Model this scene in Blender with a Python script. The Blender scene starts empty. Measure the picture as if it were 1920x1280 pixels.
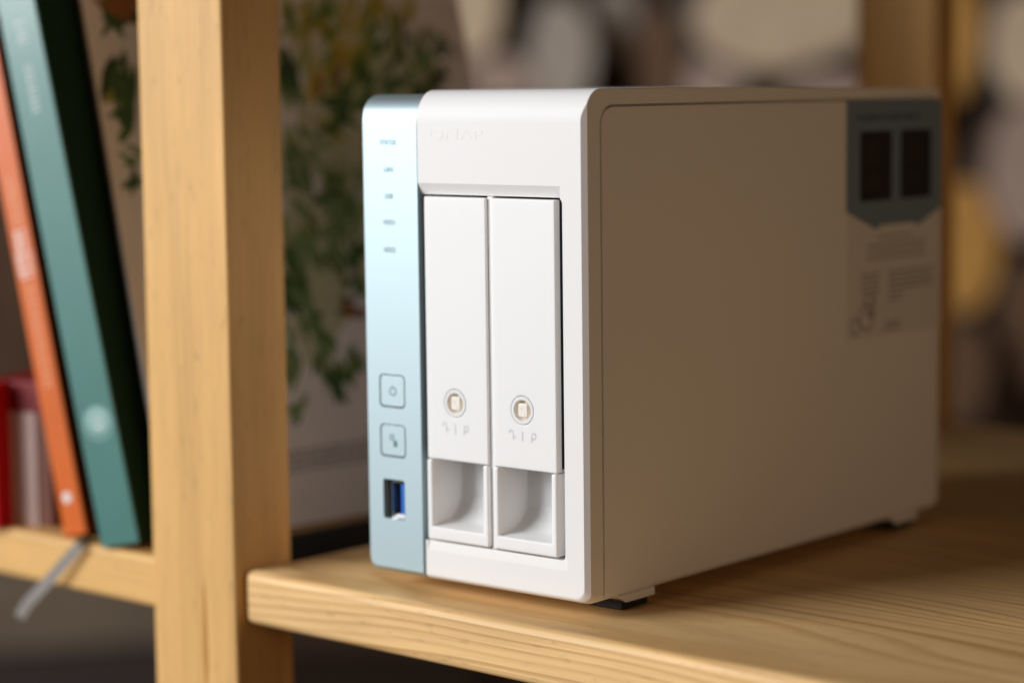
import bpy, bmesh, math, random
from math import radians as rad, sin, cos, tan, pi, sqrt
from mathutils import Vector, Matrix

random.seed(7)
C = bpy.context.scene.collection
sc = bpy.context.scene

# ------------------------------------------------------------------ camera
CAM = Vector((0.483349, -0.612772, 0.181283))
YAW, PITCH, ROLL, FPX = 0.69958389, 0.10927134, -0.01217982, 4399.9
f_ = Vector((-sin(YAW)*cos(PITCH), cos(YAW)*cos(PITCH), -sin(PITCH)))
r_ = Vector((cos(YAW), sin(YAW), 0)); u_ = r_.cross(f_)
RV = cos(ROLL)*r_ + sin(ROLL)*u_
UV = -sin(ROLL)*r_ + cos(ROLL)*u_
cam_data = bpy.data.cameras.new('camera'); cam = bpy.data.objects.new('camera', cam_data); C.objects.link(cam)
cam.matrix_world = Matrix(((RV.x, UV.x, -f_.x, CAM.x), (RV.y, UV.y, -f_.y, CAM.y), (RV.z, UV.z, -f_.z, CAM.z), (0, 0, 0, 1)))
cam_data.sensor_width = 36; cam_data.lens = FPX*36/1920
cam_data.clip_start = 0.02; cam_data.clip_end = 100
cam_data.dof.use_dof = True
cam_data.dof.focus_distance = (Vector((-0.012, 0, 0.07)) - CAM).dot(f_)
cam_data.dof.aperture_fstop = 4.0
sc.camera = cam

# ------------------------------------------------------------------ world, lamps, exposure
w = bpy.data.worlds.new('World'); sc.world = w; w.use_nodes = True
w.node_tree.nodes['Background'].inputs[0].default_value = (0.55, 0.40, 0.28, 1)
w.node_tree.nodes['Background'].inputs[1].default_value = 0.04

def area(name, loc, target, sx, sy, energy, col):
    l = bpy.data.lights.new(name, 'AREA'); l.shape = 'RECTANGLE'; l.size = sx; l.size_y = sy
    l.energy = energy; l.color = col
    o = bpy.data.objects.new(name, l); C.objects.link(o); o.location = loc
    o.rotation_euler = (Vector(target) - Vector(loc)).to_track_quat('-Z', 'Y').to_euler()
    return o
area('window_light', (-1.46, -1.76, 0.84), (-0.03, 0.0, 0.09), 1.6, 1.2, 79, (0.97, 0.985, 1.0))
area('warm_fill_light', (1.45, -0.80, 0.32), (0.0, 0.1, 0.08), 0.9, 0.7, 3.6, (1.0, 0.67, 0.42))  # added fill for the warm bounce on the shaded side panel

sc.view_settings.view_transform = 'Standard'; sc.view_settings.look = 'None'
sc.view_settings.exposure = 0; sc.view_settings.gamma = 1
sc.render.engine = 'CYCLES'
sc.cycles.use_denoising = True
sc.cycles.max_bounces = 10; sc.cycles.diffuse_bounces = 6

# ------------------------------------------------------------------ materials
def mat(name, col, rough=0.5, metal=0.0, spec=0.5, coat=0.0, bump=None, vary=None):
    m = bpy.data.materials.new(name); m.use_nodes = True
    nt = m.node_tree; b = nt.nodes['Principled BSDF']
    b.inputs['Base Color'].default_value = (*col, 1); b.inputs['Roughness'].default_value = rough
    b.inputs['Metallic'].default_value = metal; b.inputs['Specular IOR Level'].default_value = spec
    b.inputs['Coat Weight'].default_value = coat; b.inputs['Coat Roughness'].default_value = 0.15
    tc = nt.nodes.new('ShaderNodeTexCoord')
    if bump:
        n = nt.nodes.new('ShaderNodeTexNoise'); n.inputs['Scale'].default_value = bump[0]; n.inputs['Detail'].default_value = 3
        bp = nt.nodes.new('ShaderNodeBump'); bp.inputs['Strength'].default_value = bump[1]; bp.inputs['Distance'].default_value = 0.0002
        nt.links.new(tc.outputs['Object'], n.inputs['Vector']); nt.links.new(n.outputs[0], bp.inputs['Height'])
        nt.links.new(bp.outputs[0], b.inputs['Normal'])
    if vary:
        n = nt.nodes.new('ShaderNodeTexNoise'); n.inputs['Scale'].default_value = vary[0]; n.inputs['Detail'].default_value = 5
        mr = nt.nodes.new('ShaderNodeMapRange'); mr.inputs['From Min'].default_value = 0.3; mr.inputs['From Max'].default_value = 0.7
        mr.inputs['To Min'].default_value = 1 - vary[1]; mr.inputs['To Max'].default_value = 1 + vary[1]
        mx = nt.nodes.new('ShaderNodeVectorMath'); mx.operation = 'SCALE'; mx.inputs[0].default_value = col
        nt.links.new(tc.outputs['Object'], n.inputs['Vector']); nt.links.new(n.outputs[0], mr.inputs['Value'])
        nt.links.new(mr.outputs[0], mx.inputs['Scale']); nt.links.new(mx.outputs[0], b.inputs['Base Color'])
    return m

def pine(name, axis, offs, light=(0.86, 0.56, 0.25), dark=(0.58, 0.335, 0.13), freq=260.0, knots=0.0):
    """growth rings round a far pith line parallel to the grain axis, bent by slow noise"""
    m = bpy.data.materials.new(name); m.use_nodes = True
    nt = m.node_tree; L = nt.links; N = nt.nodes; b = N['Principled BSDF']
    tc = N.new('ShaderNodeTexCoord')
    mp = N.new('ShaderNodeMapping'); mp.inputs['Location'].default_value = offs
    if axis == 'z': mp.inputs['Rotation'].default_value = (0, rad(90), 0)
    L.new(tc.outputs['Object'], mp.inputs['Vector'])
    # slow bending of the grain along its length
    sq = N.new('ShaderNodeMapping'); sq.inputs['Scale'].default_value = (3.0, 14.0, 14.0)
    L.new(mp.outputs[0], sq.inputs['Vector'])
    n1 = N.new('ShaderNodeTexNoise'); n1.inputs['Scale'].default_value = 1.0; n1.inputs['Detail'].default_value = 2
    L.new(sq.outputs[0], n1.inputs['Vector'])
    sep = N.new('ShaderNodeSeparateXYZ'); L.new(mp.outputs[0], sep.inputs[0])
    def math_(op, a, c=None, v=None):
        k = N.new('ShaderNodeMath'); k.operation = op; L.new(a, k.inputs[0])
        if c is not None: L.new(c, k.inputs[1])
        if v is not None: k.inputs[1].default_value = v
        return k.outputs[0]
    y2 = math_('MULTIPLY', sep.outputs['Y'], sep.outputs['Y']); z2 = math_('MULTIPLY', sep.outputs['Z'], sep.outputs['Z'])
    rr = math_('SQRT', math_('ADD', y2, z2))
    bend = math_('MULTIPLY', n1.outputs[0], v=0.034)
    ph = math_('MULTIPLY', math_('ADD', rr, bend), v=freq)
    fr = math_('FRACT', ph)
    cr = N.new('ShaderNodeValToRGB'); e = cr.color_ramp.elements
    e[0].position = 0.0; e[0].color = (0, 0, 0, 1); e[1].position = 1.0; e[1].color = (0, 0, 0, 1)
    k = e.new(0.45); k.color = (0.10, 0.10, 0.10, 1); k = e.new(0.82); k.color = (0.85, 0.85, 0.85, 1)
    L.new(fr, cr.inputs[0])
    # ring-to-ring strength
    wn = N.new('ShaderNodeTexNoise'); wn.noise_dimensions = '1D'; wn.inputs['Scale'].default_value = 0.6
    L.new(ph, wn.inputs['W'])
    amp = N.new('ShaderNodeMapRange'); amp.inputs['From Min'].default_value = 0.3; amp.inputs['From Max'].default_value = 0.7
    amp.inputs['To Min'].default_value = 0.25; amp.inputs['To Max'].default_value = 1.0; L.new(wn.outputs[0], amp.inputs['Value'])
    ring = math_('MULTIPLY', cr.outputs[0], amp.outputs[0])
    mix = N.new('ShaderNodeMix'); mix.data_type = 'RGBA'; mix.inputs['A'].default_value = (*light, 1); mix.inputs['B'].default_value = (*dark, 1)
    L.new(ring, mix.inputs['Factor'])
    # fine fibres and broad tone changes
    fs = N.new('ShaderNodeMapping'); fs.inputs['Scale'].default_value = (25, 1400, 1400); L.new(mp.outputs[0], fs.inputs['Vector'])
    fn = N.new('ShaderNodeTexNoise'); fn.inputs['Scale'].default_value = 1; fn.inputs['Detail'].default_value = 3; L.new(fs.outputs[0], fn.inputs['Vector'])
    bs = N.new('ShaderNodeMapping'); bs.inputs['Scale'].default_value = (6, 45, 45); L.new(mp.outputs[0], bs.inputs['Vector'])
    bn = N.new('ShaderNodeTexNoise'); bn.inputs['Scale'].default_value = 1; bn.inputs['Detail'].default_value = 3; L.new(bs.outputs[0], bn.inputs['Vector'])
    s1 = N.new('ShaderNodeMapRange'); s1.inputs['From Min'].default_value = .3; s1.inputs['From Max'].default_value = .7; s1.inputs['To Min'].default_value = 0.90; s1.inputs['To Max'].default_value = 1.07; L.new(fn.outputs[0], s1.inputs['Value'])
    s2 = N.new('ShaderNodeMapRange'); s2.inputs['From Min'].default_value = .3; s2.inputs['From Max'].default_value = .7; s2.inputs['To Min'].default_value = 0.84; s2.inputs['To Max'].default_value = 1.07; L.new(bn.outputs[0], s2.inputs['Value'])
    sc_ = math_('MULTIPLY', s1.outputs[0], s2.outputs[0])
    ps = N.new('ShaderNodeMapping'); ps.inputs['Scale'].default_value = (110, 520, 520); L.new(mp.outputs[0], ps.inputs['Vector'])
    pn = N.new('ShaderNodeTexNoise'); pn.inputs['Scale'].default_value = 1; pn.inputs['Detail'].default_value = 2; L.new(ps.outputs[0], pn.inputs['Vector'])
    s3 = N.new('ShaderNodeMapRange'); s3.inputs['From Min'].default_value = .62; s3.inputs['From Max'].default_value = .72; s3.inputs['To Min'].default_value = 1.0; s3.inputs['To Max'].default_value = 0.82; L.new(pn.outputs[0], s3.inputs['Value'])
    sc_ = math_('MULTIPLY', sc_, s3.outputs[0])
    vm = N.new('ShaderNodeVectorMath'); vm.operation = 'SCALE'; L.new(mix.outputs['Result'], vm.inputs[0]); L.new(sc_, vm.inputs['Scale'])
    L.new(vm.outputs[0], b.inputs['Base Color'])
    b.inputs['Roughness'].default_value = 0.5; b.inputs['Specular IOR Level'].default_value = 0.35
    bp = N.new('ShaderNodeBump'); bp.inputs['Strength'].default_value = 0.25; bp.inputs['Distance'].default_value = 0.0002
    hh = math_('ADD', fn.outputs[0], ring); L.new(hh, bp.inputs['Height']); L.new(bp.outputs[0], b.inputs['Normal'])
    return m

M_white = mat('white_plastic', (0.86, 0.855, 0.85), 0.42, spec=0.45, bump=(2600, 0.10))
M_white.node_tree.nodes['Principled BSDF'].inputs['Subsurface Weight'].default_value = 0.6
M_white.node_tree.nodes['Principled BSDF'].inputs['Subsurface Radius'].default_value = (1.0, 0.9, 0.85)
M_white.node_tree.nodes['Principled BSDF'].inputs['Subsurface Scale'].default_value = 0.0022
M_side = mat('white_textured_plastic', (0.83, 0.82, 0.81), 0.55, spec=0.4, bump=(2400, 0.3))
M_cream = mat('cream_plastic', (0.87, 0.82, 0.74), 0.45)
M_teal = mat('pale_teal_satin_paint', (0.425, 0.525, 0.555), 0.52, metal=0.82, bump=(1500, 0.05))
M_tealprint = mat('teal_print', (0.15, 0.25, 0.275), 0.8, spec=0.1)
M_black = mat('black_rubber', (0.012, 0.012, 0.013), 0.7)
M_steel = mat('bright_steel', (0.80, 0.80, 0.74), 0.22, metal=1.0)
M_blue = mat('blue_plastic', (0.01, 0.12, 0.50), 0.4)
M_dark = mat('dark_interior', (0.015, 0.015, 0.017), 0.6)
M_badge = mat('blue_grey_print', (0.18, 0.255, 0.33), 0.5)
M_window = mat('dark_print', (0.025, 0.022, 0.022), 0.5)
M_ink = mat('grey_ink', (0.22, 0.21, 0.20), 0.6)
M_inkdark = mat('dark_ink', (0.13, 0.12, 0.115), 0.6)
M_sticker = mat('sticker_film', (0.74, 0.735, 0.73), 0.4)
M_board = pine('pine_along_shelf', 'x', (0.0, -0.02, 0.115), freq=260, dark=(0.46, 0.21, 0.055))
M_board2 = pine('pine_along_left_shelf', 'x', (0.37, -0.06, 0.15), freq=240, light=(0.74, 0.44, 0.155))
M_post = pine('pine_upright', 'z', (0.1, 0.06, 0.09), freq=105, light=(0.73, 0.425, 0.15), dark=(0.64, 0.37, 0.13))

# ------------------------------------------------------------------ mesh helpers (coordinates in millimetres)
MM = 0.001
def link(name, me, m, parent=None):
    o = bpy.data.objects.new(name, me); C.objects.link(o)
    if m is not None: me.materials.clear(); me.materials.append(m)
    if parent is not None: o.parent = parent
    return o
def mesh_of(verts, faces):
    me = bpy.data.meshes.new('mesh')
    me.from_pydata([tuple(c*MM for c in v) for v in verts], [], faces)
    bm = bmesh.new(); bm.from_mesh(me); bmesh.ops.remove_doubles(bm, verts=bm.verts, dist=1e-8)
    bmesh.ops.recalc_face_normals(bm, faces=bm.faces); bm.to_mesh(me); bm.free()
    return me
def box_vf(x0, x1, y0, y1, z0, z1):
    v = [(x, y, z) for x in (x0, x1) for y in (y0, y1) for z in (z0, z1)]
    return v, [(0, 1, 3, 2), (4, 6, 7, 5), (0, 4, 5, 1), (2, 3, 7, 6), (0, 2, 6, 4), (1, 5, 7, 3)]
def prism_vf(poly, axis, a, b):
    """poly of 2D points, extruded along axis from a to b"""
    def P(p, t):
        return {'x': (t, p[0], p[1]), 'y': (p[0], t, p[1]), 'z': (p[0], p[1], t)}[axis]
    n = len(poly)
    v = [P(p, a) for p in poly] + [P(p, b) for p in poly]
    f = [tuple(range(n)), tuple(range(2*n-1, n-1, -1))] + [(i, i+n, (i+1) % n+n, (i+1) % n) for i in range(n)]
    return v, f
def rrect(x0, x1, z0, z1, r, n=6):
    """rounded rectangle; r may be a 4-tuple (bottom left, bottom right, top right, top left)"""
    if not isinstance(r, tuple): r = (r,)*4
    pts = []
    for (cx, cz, sx, sz, a0, rr) in ((x0, z0, 1, 1, 180, r[0]), (x1, z0, -1, 1, 270, r[1]), (x1, z1, -1, -1, 0, r[2]), (x0, z1, 1, -1, 90, r[3])):
        for k in range(n+1):
            a = rad(a0 + 90*k/n)
            pts.append((cx + sx*rr + rr*cos(a), cz + sz*rr + rr*sin(a)))
    return pts
def mods(o, bevel=0, seg=3, ang=35):
    if bevel:
        b = o.modifiers.new('bevel', 'BEVEL'); b.width = bevel*MM; b.segments = seg; b.limit_method = 'ANGLE'; b.angle_limit = rad(ang)
        b.use_clamp_overlap = True
    return o
def bake(o, smooth=35):
    """applies the modifiers and sets smooth shading by angle"""
    wn = o.modifiers.new('wn', 'WEIGHTED_NORMAL'); wn.keep_sharp = True; wn.weight = 100
    o.data.shade_smooth()
    if smooth: o.data.set_sharp_from_angle(angle=rad(smooth))
    if o.modifiers:
        bpy.context.view_layer.update()
        dg = bpy.context.evaluated_depsgraph_get()
        me = bpy.data.meshes.new_from_object(o.evaluated_get(dg), depsgraph=dg)
        o.modifiers.clear(); o.data = me
    me = o.data
    return o
def solid(name, vf, m, parent=None, bevel=0, seg=3, ang=35, cuts=(), keep=None, smooth=35):
    me = mesh_of(*vf); o = link(name, me, m, parent)
    tmp = []
    for c, op in [(c, 'DIFFERENCE') for c in cuts] + ([(keep, 'INTERSECT')] if keep else []):
        t = link('cutter', mesh_of(*c), None); t.parent = parent; tmp.append(t)
        b = o.modifiers.new('bool', 'BOOLEAN'); b.operation = op; b.object = t; b.solver = 'EXACT'
    mods(o, bevel, seg, ang); bake(o, smooth)
    for t in tmp:
        d = t.data; bpy.data.objects.remove(t); bpy.data.meshes.remove(d)
    if len(o.data.materials) > 1:
        o.data.materials.clear(); o.data.materials.append(m)
    return o
def join_vf(*lst):
    V, F = [], []
    for v, f in lst:
        k = len(V); V += v; F += [tuple(i+k for i in q) for q in f]
    return V, F
def lathe_vf(prof, cx, cz, n=40):
    """profile (r, y) turned about the y axis through (cx, cz)"""
    V, F = [], []
    for r, y in prof:
        for k in range(n):
            a = 2*pi*k/n; V.append((cx + r*cos(a), y, cz + r*sin(a)))
    for i in range(len(prof)-1):
        for k in range(n):
            F.append((i*n+k, i*n+(k+1) % n, (i+1)*n+(k+1) % n, (i+1)*n+k))
    return V, F
def text_mesh(s, height, width=None, extrude=0.05, bold=0.0):
    """letters lying in the x-z plane facing -y, centred, size in mm"""
    cu = bpy.data.curves.new('text', 'FONT'); cu.body = s; cu.size = 1; cu.align_x = 'CENTER'; cu.extrude = 0; cu.offset = bold; cu.resolution_u = 4
    o = bpy.data.objects.new('text', cu); C.objects.link(o); bpy.context.view_layer.update()
    dg = bpy.context.evaluated_depsgraph_get(); me = bpy.data.meshes.new_from_object(o.evaluated_get(dg), depsgraph=dg)
    bpy.data.objects.remove(o)
    xs = [v.co.x for v in me.vertices]; ys = [v.co.y for v in me.vertices]
    x0, x1, y0, y1 = min(xs), max(xs), min(ys), max(ys)
    sz = height/(y1-y0); sx = width/(x1-x0) if width else sz
    bm = bmesh.new(); bm.from_mesh(me)
    for v in bm.verts:
        v.co = Vector(((v.co.x-(x0+x1)/2)*sx*MM, 0, (v.co.y-(y0+y1)/2)*sz*MM))
    bmesh.ops.remove_doubles(bm, verts=bm.verts, dist=1e-7)
    ret = bmesh.ops.extrude_face_region(bm, geom=bm.faces[:])
    for g in ret['geom']:
        if isinstance(g, bmesh.types.BMVert): g.co.y -= extrude*MM
    bmesh.ops.recalc_face_normals(bm, faces=bm.faces); bm.to_mesh(me); bm.free()
    me.shade_flat()
    return me
def put(me, name, m, parent, loc, rz=0, rx=0, ry=0):
    o = link(name, me, m, parent); o.location = Vector(loc)*MM; o.rotation_euler = (rx, ry, rz); return o
def empty(name, loc, label, cat, rot=(0, 0, 0), group=None):
    o = bpy.data.objects.new(name, None); o.empty_display_size = 0.05; C.objects.link(o)
    o.location = Vector(loc)*MM; o.rotation_euler = rot; o['label'] = label; o['category'] = cat
    if group: o['group'] = group
    bpy.context.view_layer.update()
    return o
def ray_hit(px, py, P, n):
    d = RV*(px-960)/FPX - UV*(py-640)/FPX + f_
    return CAM + d*((P-CAM).dot(n)/d.dot(n))
def at_depth(px, py, dep):
    return CAM + (RV*(px-960)/FPX - UV*(py-640)/FPX + f_)*dep

# ================================================================== the room (setting)
TH = rad(-2.3)
wall = solid('back_wall', box_vf(-4200, 1500, 0, 60, -900, 1500), mat('dark_brown_wall', (0.12, 0.065, 0.04), 0.8, vary=(1.5, 0.3)))
wall.location = (-1.6, 3.5, 0); wall.rotation_euler = (0, 0, YAW); wall['kind'] = 'structure'
fl = solid('floor', box_vf(-5000, 5000, -4000, 4500, -960, -900), mat('dark_floor', (0.10, 0.06, 0.04), 0.6, vary=(3, 0.25)))
fl['kind'] = 'structure'

# ================================================================== bookcase: its frame is turned 2.3 degrees against the storage box
bc = empty('bookcase', (0, -14.2, 0), 'light pine bookcase with square uprights and two boards, under the white storage box', 'bookcase', rot=(0, 0, TH))
sb = solid('shelf_board', box_vf(-156.6, 700, -3.5, 492, -20.5, 0), M_board, bc, bevel=3.0, seg=4)
sb['label'] = 'pine board with fine grain that the white storage box stands on'
sb2 = solid('shelf_board', box_vf(-900, -209, 0, 492, -23.3, -3), M_board2, bc, bevel=2.0, seg=4)
sb2['label'] = 'pine board left of the upright, under the leaning books'
po = solid('post', box_vf(-206.5, -157.5, -7, 22, -900, 700), M_post, bc, bevel=1.2, seg=3)
po['label'] = 'bright front upright of the bookcase'
po2 = solid('post', box_vf(-206.5, -157.5, 478, 499.5, -900, 700), M_post, bc, bevel=1.2, seg=3)
po2['label'] = 'shaded rear upright of the bookcase'
solid('gap_shade_strip', box_vf(-207.5, -203, 22.4, 477, -26, -2.6), mat('gap_shade_black', (.012, .011, .011), .6), bc, bevel=.5)  # added strip, no real rail: black for the shaded gap beside the left board
solid('light_block_panel', box_vf(-890, -270, 205, 217, -2.8, 420), mat('light_block_panel', (.035, .018, .010), .8, spec=.1, vary=(12, .3)), bc)  # added panel that blocks window light from the rear post
for zz in (-240, 420):
    solid('side_rail', box_vf(-190, -174, 22, 478, zz, zz+30), M_post, bc, bevel=1)
# faint resin streak on the front post
solid('resin_streak', prism_vf([(-176.5, -50), (-175.0, -46), (-174.4, -34), (-175.0, -14), (-175.8, -4), (-176.6, -12), (-177.3, -34)], 'y', -7.06, -6.9),
      mat('resin', (0.46, 0.22, 0.05), 0.4), bc)

# ================================================================== the storage box
D = empty('storage_box', (0, 0, 0), 'white two-bay network storage box with a pale teal strip, standing on the pine board', 'network storage')

def body_vf(x0, x1, zt, zb_front, zb, ry, rz, y_end, side=1.7, rfront=4.0, rback=3.0, left_round=True, right_round=True, rear=True):
    ys = [0, .12, .35, .7, 1.1, 1.6, 2.3, 3.2, 4.2, 5.4, 7.0, 9.0, 14.0]
    if rear: ys += [50, 90, 130, 160, 190, 215, y_end-4, y_end-2.6, y_end-1.2, y_end-.3, y_end]
    else: ys = [y for y in ys if y < y_end] + [y_end]
    secs = []
    for y in ys:
        k = 1 - sqrt(max(0, 1-((ry-y)/ry)**2)) if y < ry else 0
        ztop = zt - rz*k
        s = side*(1-y/1.6) if y < 1.6 else 0
        bb = zb + (zb_front-zb)*(1 - sqrt(max(0, 1-((5-y)/5)**2))) if y < 5 else zb
        r = rfront + (rback-rfront)*min(1, y/5)
        rt = 0.6
        if y > 50: ztop -= 2.3*((y-50)/186)**1.4
        if rear and y > y_end-4:
            q = (y-(y_end-4))/4; e = 4*(1-sqrt(max(0, 1-q*q))); ztop -= e; bb += e; s += e*.35
        xl = x0 + (s if left_round else 0); xr = x1 - (s if right_round else 0)
        rl = r if left_round else 0.01; rr = r if right_round else 0.01
        secs.append([(x, y, z) for x, z in rrect(xl, xr, bb, ztop, (rl, rr, rt if right_round else .01, rt if left_round else .01), 6)])
    n = len(secs[0]); V = [p for s in secs for p in s]
    F = [tuple(range(n)), tuple(range(len(V)-1, len(V)-n-1, -1))]
    for i in range(len(secs)-1):
        for k in range(n):
            F.append((i*n+k, i*n+(k+1) % n, (i+1)*n+(k+1) % n, (i+1)*n+k))
    return V, F
full = body_vf(-102, 0, 179.4, 7.6, 5.0, 9, 11.4, 236)
pocket = rrect(8.3, 260, -10, 174.0, (0.5, .5, .5, 7), 8)
plate = rrect(9.3, 258, -8, 173.1, (0.5, .5, .5, 6.3), 8)
casing = solid('casing', full, M_side, D, bevel=0.25, seg=2, ang=50, smooth=32, cuts=[
    box_vf(-110, -74.9, -5, 9.2, -5, 190),                      # room for the teal strip
    box_vf(-80, -73.7, -5, 9.2, -5, 143.2),
    box_vf(-110, -74.9, 9, 240, 176.4, 190),
    prism_vf(rrect(-80, -9.7, 19.6, 143.0, (.3, 2.0, 2.0, .3)), 'y', -5, 44),          # the drive bay
    prism_vf([(-6, 160), (-0.0, 147.0), (2.3, 142.4), (-6, 142.0)], 'x', -80, -10.6),  # slanted lip above the trays
    prism_vf([(-4, 20.5), (-4, 14), (-0.0, 16.2), (0.55, 20.5)], 'x', -72.6, -9.0),
    prism_vf(pocket, 'x', -5, 5)])
solid('side_panel', full, M_side, D, bevel=0.95, seg=3, ang=50, smooth=32, keep=prism_vf(plate, 'x', -4.6, 5))
solid('bay_back', box_vf(-73, -11, 38, 43, 19, 143), M_dark, D)
# teal strip
UX0, UX1, UZ0, UZ1 = -94.2, -83.6, 25.4, 39.8
B1 = (-95.2, -82.7, 66.0, 78.0); B2 = (-95.2, -82.7, 48.0, 59.9)
strip = solid('teal_strip', body_vf(-102.05, -75.2, 178.0, 7.6, 5.2, 9, 10.6, 9.1, side=0.9, rfront=3.2, rback=3.0, rear=False, right_round=False), M_teal, D,
              bevel=0.5, seg=3, ang=50, smooth=40, cuts=[
    prism_vf(rrect(UX0, UX1, UZ0, UZ1, 1.0), 'y', -5, 9.5),
    prism_vf(rrect(*B1, 1.8), 'y', -5, 2.4), prism_vf(rrect(*B2, 1.8), 'y', -5, 2.4)])
def button(B, lab):
    b = solid('button', prism_vf(rrect(B[0]+.45, B[1]-.45, B[2]+.45, B[3]-.45, 1.5), 'y', 0.06, 2.4), M_teal, D, bevel=0.2)
    b['label'] = lab; return b
b1 = button(B1, 'power button'); b2 = button(B2, 'copy button')
def ring_vf(cx, cz, r0, r1, y0, y1, a0=0, a1=360, n=24):
    V, F = [], []
    m = n if a1-a0 < 360 else n-1
    for k in range(n+1 if a1-a0 < 360 else n):
        a = rad(a0 + (a1-a0)*k/n)
        for r in (r0, r1):
            for y in (y0, y1): V.append((cx+r*cos(a), y, cz+r*sin(a)))
    cnt = len(V)//4
    for k in range(cnt if a1-a0 >= 360 else cnt-1):
        i, j = 4*k, 4*((k+1) % cnt)
        for a, b in ((0, 1), (1, 3), (3, 2), (2, 0)): F.append((i+a, i+b, j+b, j+a))
    if a1-a0 < 360:
        F.append((0, 1, 3, 2)); F.append(tuple(4*(cnt-1)+q for q in (0, 2, 3, 1)))
    return V, F
pc = (-88.7, 72.0)
solid('power_symbol', join_vf(ring_vf(pc[0], pc[1], 1.25, 1.7, .0, .2, 115, 425), box_vf(pc[0]-.22, pc[0]+.22, .0, .2, pc[1]+.5, pc[1]+2.0)), M_tealprint, b1)
cc = (-88.6, 54.0)
def frame_vf(x0, x1, z0, z1, t, y0, y1):
    return join_vf(box_vf(x0, x1, y0, y1, z0, z0+t), box_vf(x0, x1, y0, y1, z1-t, z1), box_vf(x0, x0+t, y0, y1, z0+t, z1-t), box_vf(x1-t, x1, y0, y1, z0+t, z1-t))
solid('copy_symbol', join_vf(frame_vf(cc[0]-1.9, cc[0]+.1, cc[1]+.2, cc[1]+2.2, .4, .0, .2), box_vf(cc[0]-.2, cc[0]+1.6, .0, .2, cc[1]-2.2, cc[1]+.1)), M_tealprint, b2)
# usb socket: steel shell, dark hollow, blue tongue
us = solid('usb_socket', prism_vf(rrect(UX0+2.6, UX1-.9, UZ0+.2, UZ1-.9, .6), 'y', 1.6, 9.0), M_steel, D,
           cuts=[prism_vf(rrect(UX0+3.0, UX1-1.3, UZ0+.9, UZ1-1.3, .4), 'y', 0, 8.6)])
solid('socket_hollow', box_vf(UX0+3.05, UX1-1.35, 6.6, 8.5, UZ0+.95, UZ1-1.35), M_dark, us)
solid('blue_tongue', box_vf(-87.6, -85.2, 2.2, 8.4, UZ0+1.6, UZ1-1.9), M_blue, us, bevel=.15)
solid('socket_surround', prism_vf(rrect(UX0+.1, UX1-.1, UZ0+.1, UZ1-.1, 1.0), 'y', 3.4, 8.9), M_dark, D,
      cuts=[prism_vf(rrect(UX0+2.5, UX1-.8, UZ0+.1, UZ1-.8, .6), 'y', 2, 9.5)])
solid('lip_highlight', prism_vf(rrect(-89.2, -84.2, UZ0+.15, UZ0+1.7, .7), 'y', 0.6, 4.5), M_white, us, bevel=.5)  # highlight on the steel shell's lower lip, put in as a white piece
for s, z, wd in (('STATUS', 161.1, 7.6), ('LAN', 151.5, 4.2), ('USB', 142.0, 4.0), ('HDD1', 132.7, 5.4), ('HDD2', 122.9, 5.4)):
    put(text_mesh(s, 1.75, wd, 0.04, 0.01), 'light_caption', M_tealprint, strip, (-88.9, -0.005, z))
put(text_mesh('QNAP', 4.4, 25, 0.085, 0.012), 'embossed_wordmark', M_side, casing, (-57.0, 0.03, 163.6))

# drive trays
def tray(x0, x1, lab):
    xm = (x0+x1)/2; lz = 69.9; lx = xm - 0.9
    door = solid('drive_tray', box_vf(x0, x1, -0.25, 2.8, 49.4, 142.3), M_white, D, bevel=0.4, seg=3,
                 cuts=[lathe_solid(lx, lz, 5.04, -3, 4)])
    door['label'] = lab
    solid('tray_frame', box_vf(x0+.8, x1-1.2, 2.8, 36, 50.2, 141.5), M_dark, door)
    cav = [(-4, 52), (-4, 24.9), (0.4, 25.1)]
    for k in range(9):
        a = rad(90*k/8); cav.append((5.5 + 10*sin(a), 35.6 - 10*cos(a) + .2))
    cav += [(15.5, 52)]
    h = solid('tray_handle', box_vf(x0-.1, x1+.1, -0.7, 22, 20.4, 49.1), M_white, door, bevel=0.55, seg=3, ang=50,
              cuts=[prism_vf(cav, 'x', x0+2.2, x1-2.2)])
    solid('lock_bezel', lathe_vf([(5.0, 3), (4.9, 0.0), (4.75, -.27), (3.85, -.27), (3.65, -.1), (3.1, 2.6), (0, 2.6)], lx, lz), M_white, door, smooth=30)
    solid('lock_cup', lathe_vf([(3.66, -.05), (3.55, -.12), (3.05, 1.9), (0.01, 1.9)], lx, lz), M_cream, door, smooth=50)
    core = solid('lock_core', prism_vf(rrect(lx-1.95, lx+2.25, lz-2.4, lz+2.4, .8), 'y', -0.15, 2.4), M_cream, door, bevel=.35)
    # small raised marks beneath the lock: an open padlock, a bar and a closed padlock
    z = 60.9; m = []
    m.append(ring_vf(lx-5.1, z+.9, .75, 1.05, -.30, .3, 20, 200, 10)); m.append(box_vf(lx-4.3, lx-4.0, -.30, .3, z-1.4, z+.8)); m.append(box_vf(lx-4.3, lx-3.0, -.30, .3, z-.6, z-.3))
    m.append(box_vf(lx-.2, lx+.15, -.30, .3, z-1.8, z+1.7))
    m.append(ring_vf(lx+5.0, z+.5, .8, 1.1, -.30, .3, -90, 180, 12)); m.append(box_vf(lx+3.9, lx+4.25, -.30, .3, z-1.8, z+.2)); m.append(box_vf(lx+3.9, lx+5.6, -.30, .3, z-.75, z-.45))
    solid('lock_mark', join_vf(*m), M_white, door)
    solid('core_mark', join_vf(ring_vf(lx+.25, lz+.6, .55, .8, -.25, .2, 60, 290, 10), box_vf(lx+.35, lx+.95, -.25, .2, lz-1.3, lz-1.0)), M_cream, door)
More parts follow.
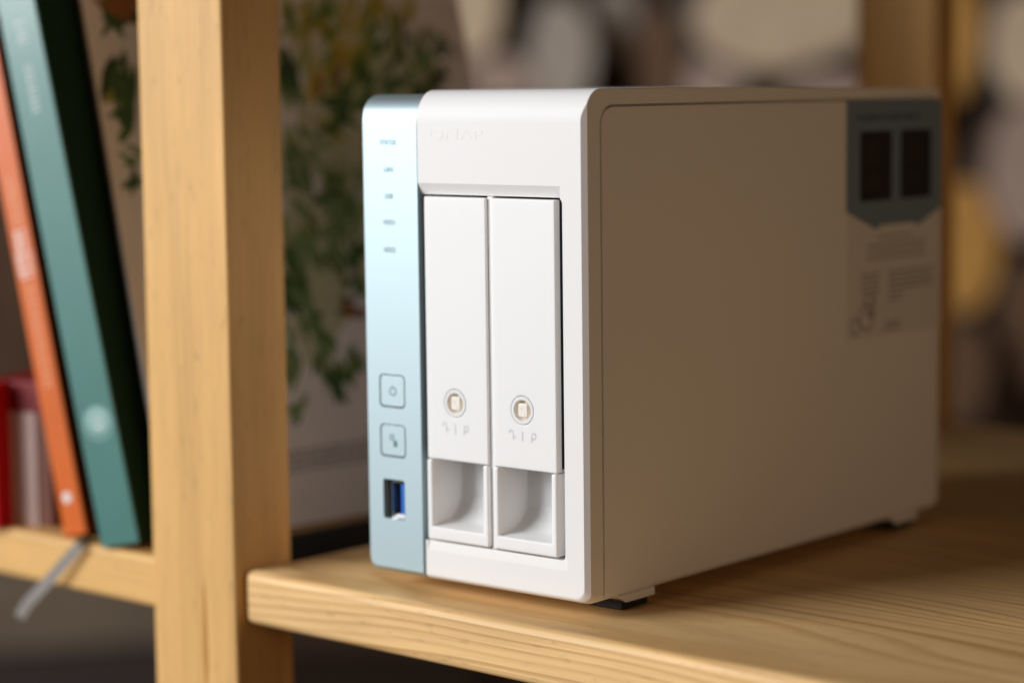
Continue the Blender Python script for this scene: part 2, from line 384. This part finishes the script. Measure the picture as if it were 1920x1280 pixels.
def lathe_solid(cx, cz, r, y0, y1, n=40):
    return prism_vf([(cx+r*cos(2*pi*k/n), cz+r*sin(2*pi*k/n)) for k in range(n)], 'y', y0, y1)
tray(-71.9, -43.6, 'left drive tray, beside the teal strip')
tray(-41.2, -12.9, 'right drive tray')

solid('gap_light_rib', box_vf(-43.45, -41.35, 1.0, 38, 19.8, 142.8), M_white, D)  # added white rib that lightens the gap between the trays
# feet: white mount above a black rubber pad
for (fx, fy) in ((-15.5, 20), (-15.5, 200), (-95, 24), (-95, 200)):
    pad = solid('foot', box_vf(fx, fx+14.5, fy, fy+15, 0, 4.0), M_black, D, bevel=.6)
    solid('foot_mount', prism_vf([(fy-3, 5.6), (fy+1.5, 2.7), (fy+18, 2.7), (fy+18, 5.6)], 'x', fx+.5 if fx > -50 else fx-.2, fx+15.4), M_side, pad, bevel=.3)

# rating sticker at the rear of the side panel
def yz(pts): return pts
st = solid('rating_sticker', prism_vf([(162.5, 80), (235, 80), (235, 173), (162.5, 173)], 'x', -0.02, 0.16), M_sticker, D)
bd = solid('sticker_badge', prism_vf([(162.3, 130.5), (177, 125.2), (184, 122.6), (188, 124.2), (212, 124.2), (217, 122.8), (235.1, 129.5), (235.1, 173.1), (162.3, 173.1)], 'x', 0.16, 0.22), M_badge, st)
wins = []
for (a, b) in ((172.2, 195.8), (202.6, 226.4)):
    wn_ = solid('badge_window', prism_vf(rrect(a, b, 134, 161.2, 1.2), 'x', 0.22, 0.27), M_window, bd)
    solid('window_print', join_vf(*[prism_vf([(a+4, z), (b-7-3*(i % 2), z), (b-7-3*(i % 2), z+.9), (a+4, z+.9)], 'x', .27, .29) for i, z in enumerate((156, 153, 149.5, 143, 140))]), mat('faint_print', (.045, .042, .04), .6), wn_)
rows = []
def dash(y0, y1, z, h, x=(0.22, 0.25)): return prism_vf([(y0, z), (y1, z), (y1, z+h), (y0, z+h)], 'x', *x)
title = []
yy = 170.5
for L_ in (2.2, 1.6, 2.0, 1.8, 2.0, 1.4, 1.8, 0, 1.6, 2.0, 1.6, 2.2, 1.8, 1.6, 2.0, 1.8, 1.5, 1.8):
    if L_: title.append(dash(yy, yy+L_, 165.2, 2.6 if L_ > 1.7 else 1.8))
    yy += L_ + .9
solid('badge_title', join_vf(*title), mat('badge_ink', (.07, .10, .14), .5), bd)
pr = []
random.seed(3)
def line(y0, y1, z, h=.9):
    y = y0
    while y < y1:
        l = random.uniform(1.2, 3.6); pr.append(dash(y, min(y+l, y1), z, h, (0.16, 0.19))); y += l + .7
line(186, 212, 119); line(178, 222, 116.0); line(178, 222, 113.4); line(178, 222, 110.8)
for z in (104.8, 102.6, 100.4, 98.2): line(174, 187, z)
for z in (104.6, 102.4, 100.2, 98.2): line(194, 229, z)
line(194, 206, 95.8); line(194, 203, 93.6)
line(192, 204, 84.6); line(190, 203, 82.6)
def yzring(cy, cz, r0, r1, a0=0, a1=360):
    V, F = ring_vf(cy, cz, r0, r1, .16, .19, a0, a1, 20); return [(y, x, z) for x, y, z in V], F
pr.append(yzring(177.5, 88.5, 4.6, 5.4)); pr.append(yzring(169.0, 85.5, 2.6, 3.4))
solid('sticker_print', join_vf(*pr), M_ink, st)
dk = [yzring(178.3, 95.0, 1.7, 2.6, 60, 300), yzring(183.6, 95.0, 1.7, 2.6, 60, 300), dash(181.6, 184.2, 94.7, .7, (.16, .19)), dash(176.5, 184, 90.0, .9, (.16, .19)), dash(178, 183, 88.2, .8, (.16, .19))]
solid('approval_marks', join_vf(*dk), M_inkdark, st)

# ================================================================== leaning books on the left board
def book(name, label, px, py, az, tilt, wd, dp, ht, m_spine, m_side, z=-3, group=None, both=False):
    """stands on its lower left spine corner seen at (px, py); az = direction of its depth, tilt = lean to the left"""
    P = ray_hit(px, py, Vector((0, 0, z*MM)), Vector((0, 0, 1)))
    a = rad(az)
    ex = Vector((cos(a), sin(a), 0)); ey = Vector((-sin(a), cos(a), 0)); ez = Vector((0, 0, 1))
    X = ex*cos(rad(tilt)) + ez*sin(rad(tilt)); Z = -ex*sin(rad(tilt)) + ez*cos(rad(tilt))
    o = empty(name, (0, 0, 0), label, 'book', group=group)
    o.matrix_world = Matrix(((X.x, ey.x, Z.x, P.x), (X.y, ey.y, Z.y, P.y), (X.z, ey.z, Z.z, P.z), (0, 0, 0, 1)))
    bpy.context.view_layer.update()
    t = 1.6
    solid('spine', box_vf(0.15, wd-.15, 0, t, 0, ht), m_spine, o, bevel=.6)
    solid('cover', box_vf(wd-t, wd, .5, dp, 0, ht), m_side, o, bevel=.3)
    solid('cover', box_vf(0, t, .5, dp, 0, ht), m_side, o, bevel=.3)
    solid('page_block', box_vf(t+.05, wd-t-.05, t+.05, dp-3, 2.5, ht-2.5), M_pages, o)
    return o
M_pages = mat('pages', (0.70, 0.66, 0.56), 0.8, bump=(900, .4))
M_tbook = mat('teal_cloth', (0.062, 0.21, 0.185), 0.42, spec=0.6, coat=.5, vary=(25, 0.08), bump=(1200, .2))
M_dgreen = mat('dark_green_card', (0.012, 0.034, 0.019), 0.7, spec=.08)
M_orange = mat('orange_cover', (0.72, 0.15, 0.022), 0.35, vary=(30, 0.06))
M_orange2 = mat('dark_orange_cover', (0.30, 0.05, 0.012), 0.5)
M_pale = mat('pale_foil', (0.55, 0.62, 0.60), 0.5)
M_palef = mat('faint_foil', (0.28, 0.48, 0.45), 0.5)
M_whiteink = mat('white_ink', (0.85, 0.78, 0.74), 0.6)
M_peach = mat('peach_ink', (0.82, 0.40, 0.22), 0.6)
tb = book('hardback_book', 'thick teal book with a round pale emblem on its spine, leaning left beside the upright', 190, 1028, 13, 11.3, 19.4, 140, 240, M_tbook, M_dgreen)
ob = book('paperback_book', 'thin orange book with white spine lettering, leaning left of the thick teal book', 120, 1006, 13, 10.7, 12.2, 130, 215, M_orange, M_orange2)
def spine_text(b, s, wdir, length, cx, cz, m, bold=0.0, nm='spine_lettering'):
    """lettering that runs down the spine"""
    put(text_mesh(s, wdir, length, 0.04, bold), nm, m, b, (cx, -0.01, cz), ry=rad(90))
# teal: emblem
em = link('spine_emblem', mesh_of(*join_vf(ring_vf(10.2, 50, 6.2, 7.0, -.05, .1), lathe_vf([(5.6, .05), (5.6, -.04), (0.01, -.04)], 10.2, 51, 24))), M_palef, tb)
spine_text(tb, 'VV', 4.6, 6.4, 10.2, 50, M_pale, .02)
def letter_blocks(b, x, z_top, z_bot, h, m, seed):
    """lettering too blurred in the photograph to read: short upright strokes down the spine"""
    random.seed(seed); q = []; z = z_top
    while z > z_bot:
        l = random.uniform(.9, 1.9); hh = h*random.choice((1, 1, .75))
        q.append(box_vf(x-hh/2, x+hh/2, -.05, .1, z-l*.42, z)); q.append(box_vf(x-hh/2, x-hh/2+h*.22, -.05, .1, z-l, z-l*.42)); z -= l+.6
    return solid('spine_lettering', join_vf(*q), m, b)
letter_blocks(tb, 10, 196, 176, 4, M_pale, 1)
letter_blocks(tb, 10, 214, 204, 5, M_pale, 2)
letter_blocks(ob, 6.4, 150, 130, 4.0, M_peach, 3)
letter_blocks(ob, 6.6, 105, 62, 4.0, M_peach, 4)
letter_blocks(ob, 6.2, 127.5, 107, 8.0, M_whiteink, 5)
solid('spine_mark', prism_vf([(5.2+2.2*cos(k*pi/8), 16+2.4*sin(k*pi/8)) for k in range(16)], 'y', -.05, .1), M_whiteink, ob)

# ribbon that hangs over the board's edge from under the books
def ribbon(pts, wd, th=0.3):
    V, F = [], []
    for i, p in enumerate(pts):
        t = (pts[min(i+1, len(pts)-1)] - pts[max(i-1, 0)]).normalized()
        s = t.cross(f_).normalized()*wd/2; q = -f_*th
        V += [p-s, p+s, p+s+q, p-s+q]
    for i in range(len(pts)-1):
        for k in range(4): F.append((4*i+k, 4*i+(k+1) % 4, 4*i+4+(k+1) % 4, 4*i+4+k))
    F += [(0, 1, 2, 3), tuple(len(V)-4+k for k in (3, 2, 1, 0))]
    return [tuple(v) for v in V], F
def px_at(px, py, yS):
    n = Vector((-sin(TH), cos(TH), 0)); return ray_hit(px, py, Vector((0, -.0142, 0)) + n*yS*MM, n)/MM
path = []
for (px, py, yS) in ((168, 1012, 6), (158, 1014, -1), (150, 1022, -3.2), (126, 1048, -4), (100, 1078, -5), (72, 1108, -5.5), (50, 1132, -6), (36, 1156, -6)):
    path.append(px_at(px, py, yS))
rb = solid('ribbon_bookmark', ribbon(path, 4.6), mat('grey_satin_ribbon', (0.42, 0.40, 0.38), 0.35, bump=(1500, .3)), ob, smooth=60)
bpy.context.view_layer.update(); rb.matrix_parent_inverse = ob.matrix_world.inverted()
rb['label'] = 'grey satin ribbon hanging over the edge of the board'

# small red book and pale box behind the orange book
def upright(name, label, cat, px, py, az, wd, dp, ht, parts):
    P = ray_hit(px, py, Vector((0, 0, -3*MM)), Vector((0, 0, 1)))
    o = empty(name, P/MM, label, cat, rot=(0, 0, rad(az)))
    for nm, vf, m in parts: solid(nm, vf, m, o, bevel=.5)
    return o
M_red = mat('red_cover', (0.50, 0.004, 0.008), 0.5, spec=.15); M_dred = mat('dark_red_band', (0.20, 0.004, 0.006), .5)
M_pinkish = mat('pale_pink_card', (0.60, 0.45, 0.41), .6, vary=(20, .1)); M_brownpink = mat('brown_card', (0.17, 0.06, 0.035), .6)
upright('red_book', 'bright red book at the left edge, left of the pale box', 'book', -42, 988, 15, 11, 90, 62,
        [('spine', box_vf(0, 11, 0, 1.5, 0, 62), M_red), ('cover', box_vf(9.6, 11, 1.5, 90, 0, 62), M_red), ('cover', box_vf(0, 1.4, 1.5, 90, 0, 62), M_red), ('page_block', box_vf(1.4, 9.6, 2, 88, 1.5, 60), M_pages)])
upright('card_box', 'small pale pink box with a dark red lid between red and orange books', 'box', 8, 982, 15, 23, 60, 60,
        [('box_body', box_vf(0, 18, 0, 60, 0, 49), M_pinkish), ('box_side', box_vf(18, 25, .6, 60, 0, 49), M_brownpink), ('lid', box_vf(-.4, 25.4, -.4, 60.4, 49, 62), M_dred)])

# ================================================================== picture board with painted leaves, leaning on the left board
az, be = rad(86), rad(13.2)
e_ = Vector((cos(az), sin(az), 0)); b_ = Vector((-sin(az), cos(az), 0)); up_ = cos(be)*Vector((0, 0, 1)) + sin(be)*b_; nn = e_.cross(up_)   # nn faces the camera side
A = ray_hit(620, 973, Vector((0, 0, -.003)), Vector((0, 0, 1))) + Vector((.005, 0, 0))
PB = empty('leaf_picture', (0, 0, 0), 'pale picture board painted with green leaves, leaning behind the front upright', 'picture')
PB.matrix_world = Matrix(((e_.x, -nn.x, up_.x, A.x), (e_.y, -nn.y, up_.y, A.y), (e_.z, -nn.z, up_.z, A.z), (0, 0, 0, 1)))
bpy.context.view_layer.update()
solid('backing_board', box_vf(-88, 128, 0.3, 2.2, 1, 320), mat('grey_backing', (.25, .22, .20), .8), PB)
paper = solid('paper', box_vf(-88, 128, -.2, .3, 1, 320), mat('warm_grey_paper', (0.73, 0.66, 0.62), 0.8, vary=(14, .10)), PB)
LC = [(0.07, 0.12, 0.015), (0.22, 0.20, 0.02), (0.035, 0.075, 0.02), (0.33, 0.25, 0.03), (0.02, 0.032, 0.012), (0.14, 0.20, 0.07), (0.22, 0.08, 0.02), (0.38, 0.36, 0.22), (0.27, 0.28, 0.12)]
LC = [tuple(min(.6, q*1.3) for q in c) for c in LC]
LM = [mat('painted_leaf_green', c, .8) for c in LC]
def to_local(px, py):
    X = ray_hit(px, py, A, nn) - A; return X.dot(e_)/MM, X.dot(up_)/MM
def leaf_vf(cx, cz, ln, wd, ang, y):
    pts = []
    for k in range(7):
        t = k/6; pts.append((ln*(t-.5), wd/2*sin(pi*t)**.8))
    for k in range(5, 0, -1):
        t = k/6; pts.append((ln*(t-.5), -wd/2*sin(pi*t)**.8))
    c, s = cos(ang), sin(ang)
    return prism_vf([(cx+x*c-z*s, cz+x*s+z*c) for x, z in pts], 'y', y-.06, -.2)
random.seed(11)
# clusters: pixel centre, spread, count, tones, main angle (degrees), size
clusters = [(600, 60, 60, 16, (0, 1, 3), 60, 11), (700, 40, 70, 16, (1, 3, 0), 40, 11), (790, 90, 45, 11, (2, 4, 5), 80, 10),
            (545, 150, 22, 5, (4, 2), 100, 12), (620, 150, 30, 6, (6, 3, 1), 70, 11), (660, 110, 35, 8, (3, 1), 60, 11), (700, 130, 50, 12, (0, 2, 5), 60, 11), (800, 150, 40, 8, (0, 4), 50, 10),
            (640, 205, 30, 7, (4, 2, 0), 30, 12), (590, 260, 40, 8, (1, 5, 0), 120, 10), (560, 330, 40, 9, (2, 5), 110, 10), (630, 370, 45, 14, (0, 2, 5), 70, 11),
            (560, 480, 30, 12, (0, 2, 5), 90, 11), (545, 545, 25, 12, (2, 0), 100, 11), (620, 450, 45, 12, (0, 5, 1), 80, 10), (660, 500, 30, 8, (2, 0), 60, 10), (570, 600, 25, 7, (5, 2), 100, 10),
            (655, 575, 16, 4, (4, 6), 10, 10), (600, 660, 18, 5, (5, 0), 100, 9), (640, 700, 25, 7, (0, 2), 95, 10), (550, 690, 20, 5, (2, 5), 100, 10), (560, 770, 14, 3, (5, 2), 80, 9), (670, 690, 12, 3, (0,), 90, 9),
            (225, 30, 25, 5, (4, 2), -15, 12), (235, 12, 20, 4, (4, 6), -15, 12), (215, 150, 14, 4, (4, 2), 75, 13), (240, 170, 18, 6, (0, 1, 2), 80, 12), (235, 215, 14, 4, (0, 2), 80, 10), (245, 290, 12, 3, (5, 2), 10, 8), (250, 345, 10, 2, (2,), 10, 8),
            (340, 200, 60, 14, (0, 1, 2), 60, 12), (430, 300, 60, 14, (0, 2, 5), 60, 12), (350, 60, 60, 12, (1, 0, 3), 60, 12)]
clusters = [(600, 120, 90, 16, (7, 8), 70, 26), (620, 300, 80, 18, (7, 8), 90, 26), (600, 480, 70, 16, (8, 7), 80, 24), (720, 110, 80, 14, (8, 7), 60, 24), (590, 620, 40, 6, (7,), 90, 20)] + clusters
groups = {}
for (px, py, sp, n, tones, ang, size) in clusters:
    for k in range(int(n*1.6)):
        r1, r2 = random.gauss(0, .5), random.gauss(0, .5)
        x, z = to_local(px + sp*1.25*r1, py + sp*1.35*r2)
        t = random.choice(tones)
        if -85 < x < 124 and 8 < z < 316:
            groups.setdefault(t, []).append((x, z, size*random.uniform(.8, 1.9), size*random.uniform(.24, .46), rad(ang + random.gauss(0, 28))))
allv = [(ln*wd, t, x, z, ln, wd, an) for t, L_ in groups.items() for (x, z, ln, wd, an) in L_]
rank = {k: i for i, k in enumerate(sorted(range(len(allv)), key=lambda k: -allv[k][0]))}
rest = {}
for k, (_, t, x, z, ln, wd, an) in enumerate(allv):
    vf = leaf_vf(x, z, ln, wd, an, -.2 - .0006*(k+1))
    if rank[k] < 290: link('painted_leaf', mesh_of(*vf), LM[t], PB)
    else: rest.setdefault(t, []).append(vf)
# the smallest leaves are one part with a colour slot for each tone
V, F, MI = [], [], []
for t, L_ in rest.items():
    for v, f in L_:
        k0 = len(V); V += v; F += [tuple(i+k0 for i in q) for q in f]; MI += [t]*len(f)
me = bpy.data.meshes.new('mesh'); me.from_pydata([tuple(c*MM for c in v) for v in V], [], F)
for m_ in LM: me.materials.append(m_)
me.polygons.foreach_set('material_index', MI)
sl = bpy.data.objects.new('small_painted_leaves', me); C.objects.link(sl); sl.parent = PB; sl['kind'] = 'stuff'
cap = []
random.seed(5)
for zz in (31, 28.5, 26, 23.5):
    y = -28
    while y < 40:
        l = random.uniform(2, 6); cap.append(box_vf(y, y+l, -.26, -.2, zz, zz+1.2)); y += l+1
solid('caption_lines', join_vf(*cap), mat('grey_caption', (.16, .15, .14), .8), PB)

# ================================================================== background: stacked firewood on a rack, out of focus
M_bark = mat('bark', (0.15, 0.09, 0.06), .9, vary=(30, .4), bump=(60, 1.0))
M_barkg = mat('grey_bark', (0.17, 0.14, 0.12), .9, vary=(30, .3), bump=(60, 1.0))
cuts_ = [mat('cut_wood_cream', (0.90, 0.69, 0.47), .8, vary=(25, .12)), mat('cut_wood_orange', (0.78, 0.40, 0.10), .8, vary=(25, .15)),
         mat('cut_wood_grey', (0.54, 0.46, 0.385), .8, vary=(25, .15)), mat('cut_wood_pink', (0.58, 0.42, 0.34), .8, vary=(25, .12)), mat('cut_wood_brown', (0.20, 0.11, 0.06), .8, vary=(25, .15))]
names = ['cream', 'orange', 'grey', 'pinkish', 'brown']
DEP = 3.0
# seen through the side opening and to the right of the rear upright
logs = [(880, 20, 62, 90, 0, 0, 'narrow cream log end just right of the picture board'),
        (940, 150, 62, 45, 3, 0, 'small pinkish log end low beside the picture board'),
        (1050, 110, 62, 110, 2, 1, 'tall grey log end above the teal and white front'),
        (1155, 40, 42, 75, 2, 0, 'narrow dim grey log end left of the dark gap'),
        (1235, 110, 45, 90, 4, 0, 'brown log end left of the broad cream one'),
        (1470, 20, 165, 112, 0, 1, 'broad cream log end above the middle of the storage box'),
        (1330, 155, 70, 50, 3, 0, 'flat pinkish log end under the left side of the broad cream one'),
        (1560, 185, 90, 50, 3, 0, 'flat pinkish log end beside the rear upright'),
        (1800, 70, 34, 115, 1, 0, 'slim orange log end right of the rear upright'),
        (1925, 90, 68, 105, 0, 1, 'round cream log end at the top right edge'),
        (1925, 320, 75, 125, 3, 0, 'tall pinkish grey log end at the right edge'),
        (1812, 460, 66, 118, 1, 0, 'oval golden orange log end right of the storage box'),
        (1930, 610, 55, 120, 4, 0, 'brown log end low at the right edge'),
        (1800, 700, 60, 90, 4, 0, 'dim brown log end just above the back of the board')]
for (px, py, ra, rb_, ci, bk, lab) in logs:
    P = at_depth(px, py, DEP + random.uniform(-.03, .05))
    s = 1.05*DEP/FPX/MM; ra *= s; rb_ *= s
    o = empty('firewood_log', P/MM, lab, 'firewood log', rot=(0, 0, YAW + rad(random.uniform(-4, 4))), group='firewood stacked behind the bookcase')
    n = 28; ph = [random.uniform(0, 6.28) for _ in range(3)]
    def out(k, q=1.0):
        a = 2*pi*k/n; r = 1 + .05*sin(2*a+ph[0]) + .035*sin(3*a+ph[1]) + .02*sin(5*a+ph[2]); return (q*ra*r*cos(a), q*rb_*r*sin(a))
    V = []; F = []
    for y, q in ((0, 1), (2, 1.02), (260, 1.03)):
        for k in range(n): x, z = out(k, q); V.append((x, y, z))
    for i in range(2):
        for k in range(n): F.append((i*n+k, i*n+(k+1) % n, (i+1)*n+(k+1) % n, (i+1)*n+k))
    F.append(tuple(range(2*n, 3*n))); F.append(tuple(range(n-1, -1, -1)))
    solid('bark', (V, F), M_barkg if bk else M_bark, o, smooth=60)
    solid('cut_end', prism_vf([out(k, .95) for k in range(n)], 'y', -3, 1), cuts_[ci], o, smooth=30)
# the rack the logs lie on and its backing, hidden behind the pine board
bpy.context.view_layer.update()
Pr = at_depth(1500, 860, DEP+.06)
rk = empty('log_rack', Pr/MM, 'dark shelf rack that carries the firewood, behind the bookcase', 'rack', rot=(0, 0, YAW))
M_rack = mat('dark_stained_wood', (0.13, 0.07, 0.04), .7, vary=(10, .3))
solid('rack_shelf', box_vf(-420, 500, -40, 320, -30, 0), M_rack, rk, bevel=2)
solid('rack_back', box_vf(-420, 500, 320, 340, -30, 640), M_rack, rk, bevel=2)
for xx in (-420, 470): solid('rack_leg', box_vf(xx, xx+30, -30, 0, -30-(900+Pr.z/MM-30), -30), M_rack, rk)
# grey box on the floor far behind, below the left board
Pg = at_depth(120, 1215, 2.5)
gb = empty('storage_crate', (Pg.x/MM, Pg.y/MM, -900), 'grey lidded crate in the dark below the left pine board', 'crate', rot=(0, 0, YAW + rad(12)))
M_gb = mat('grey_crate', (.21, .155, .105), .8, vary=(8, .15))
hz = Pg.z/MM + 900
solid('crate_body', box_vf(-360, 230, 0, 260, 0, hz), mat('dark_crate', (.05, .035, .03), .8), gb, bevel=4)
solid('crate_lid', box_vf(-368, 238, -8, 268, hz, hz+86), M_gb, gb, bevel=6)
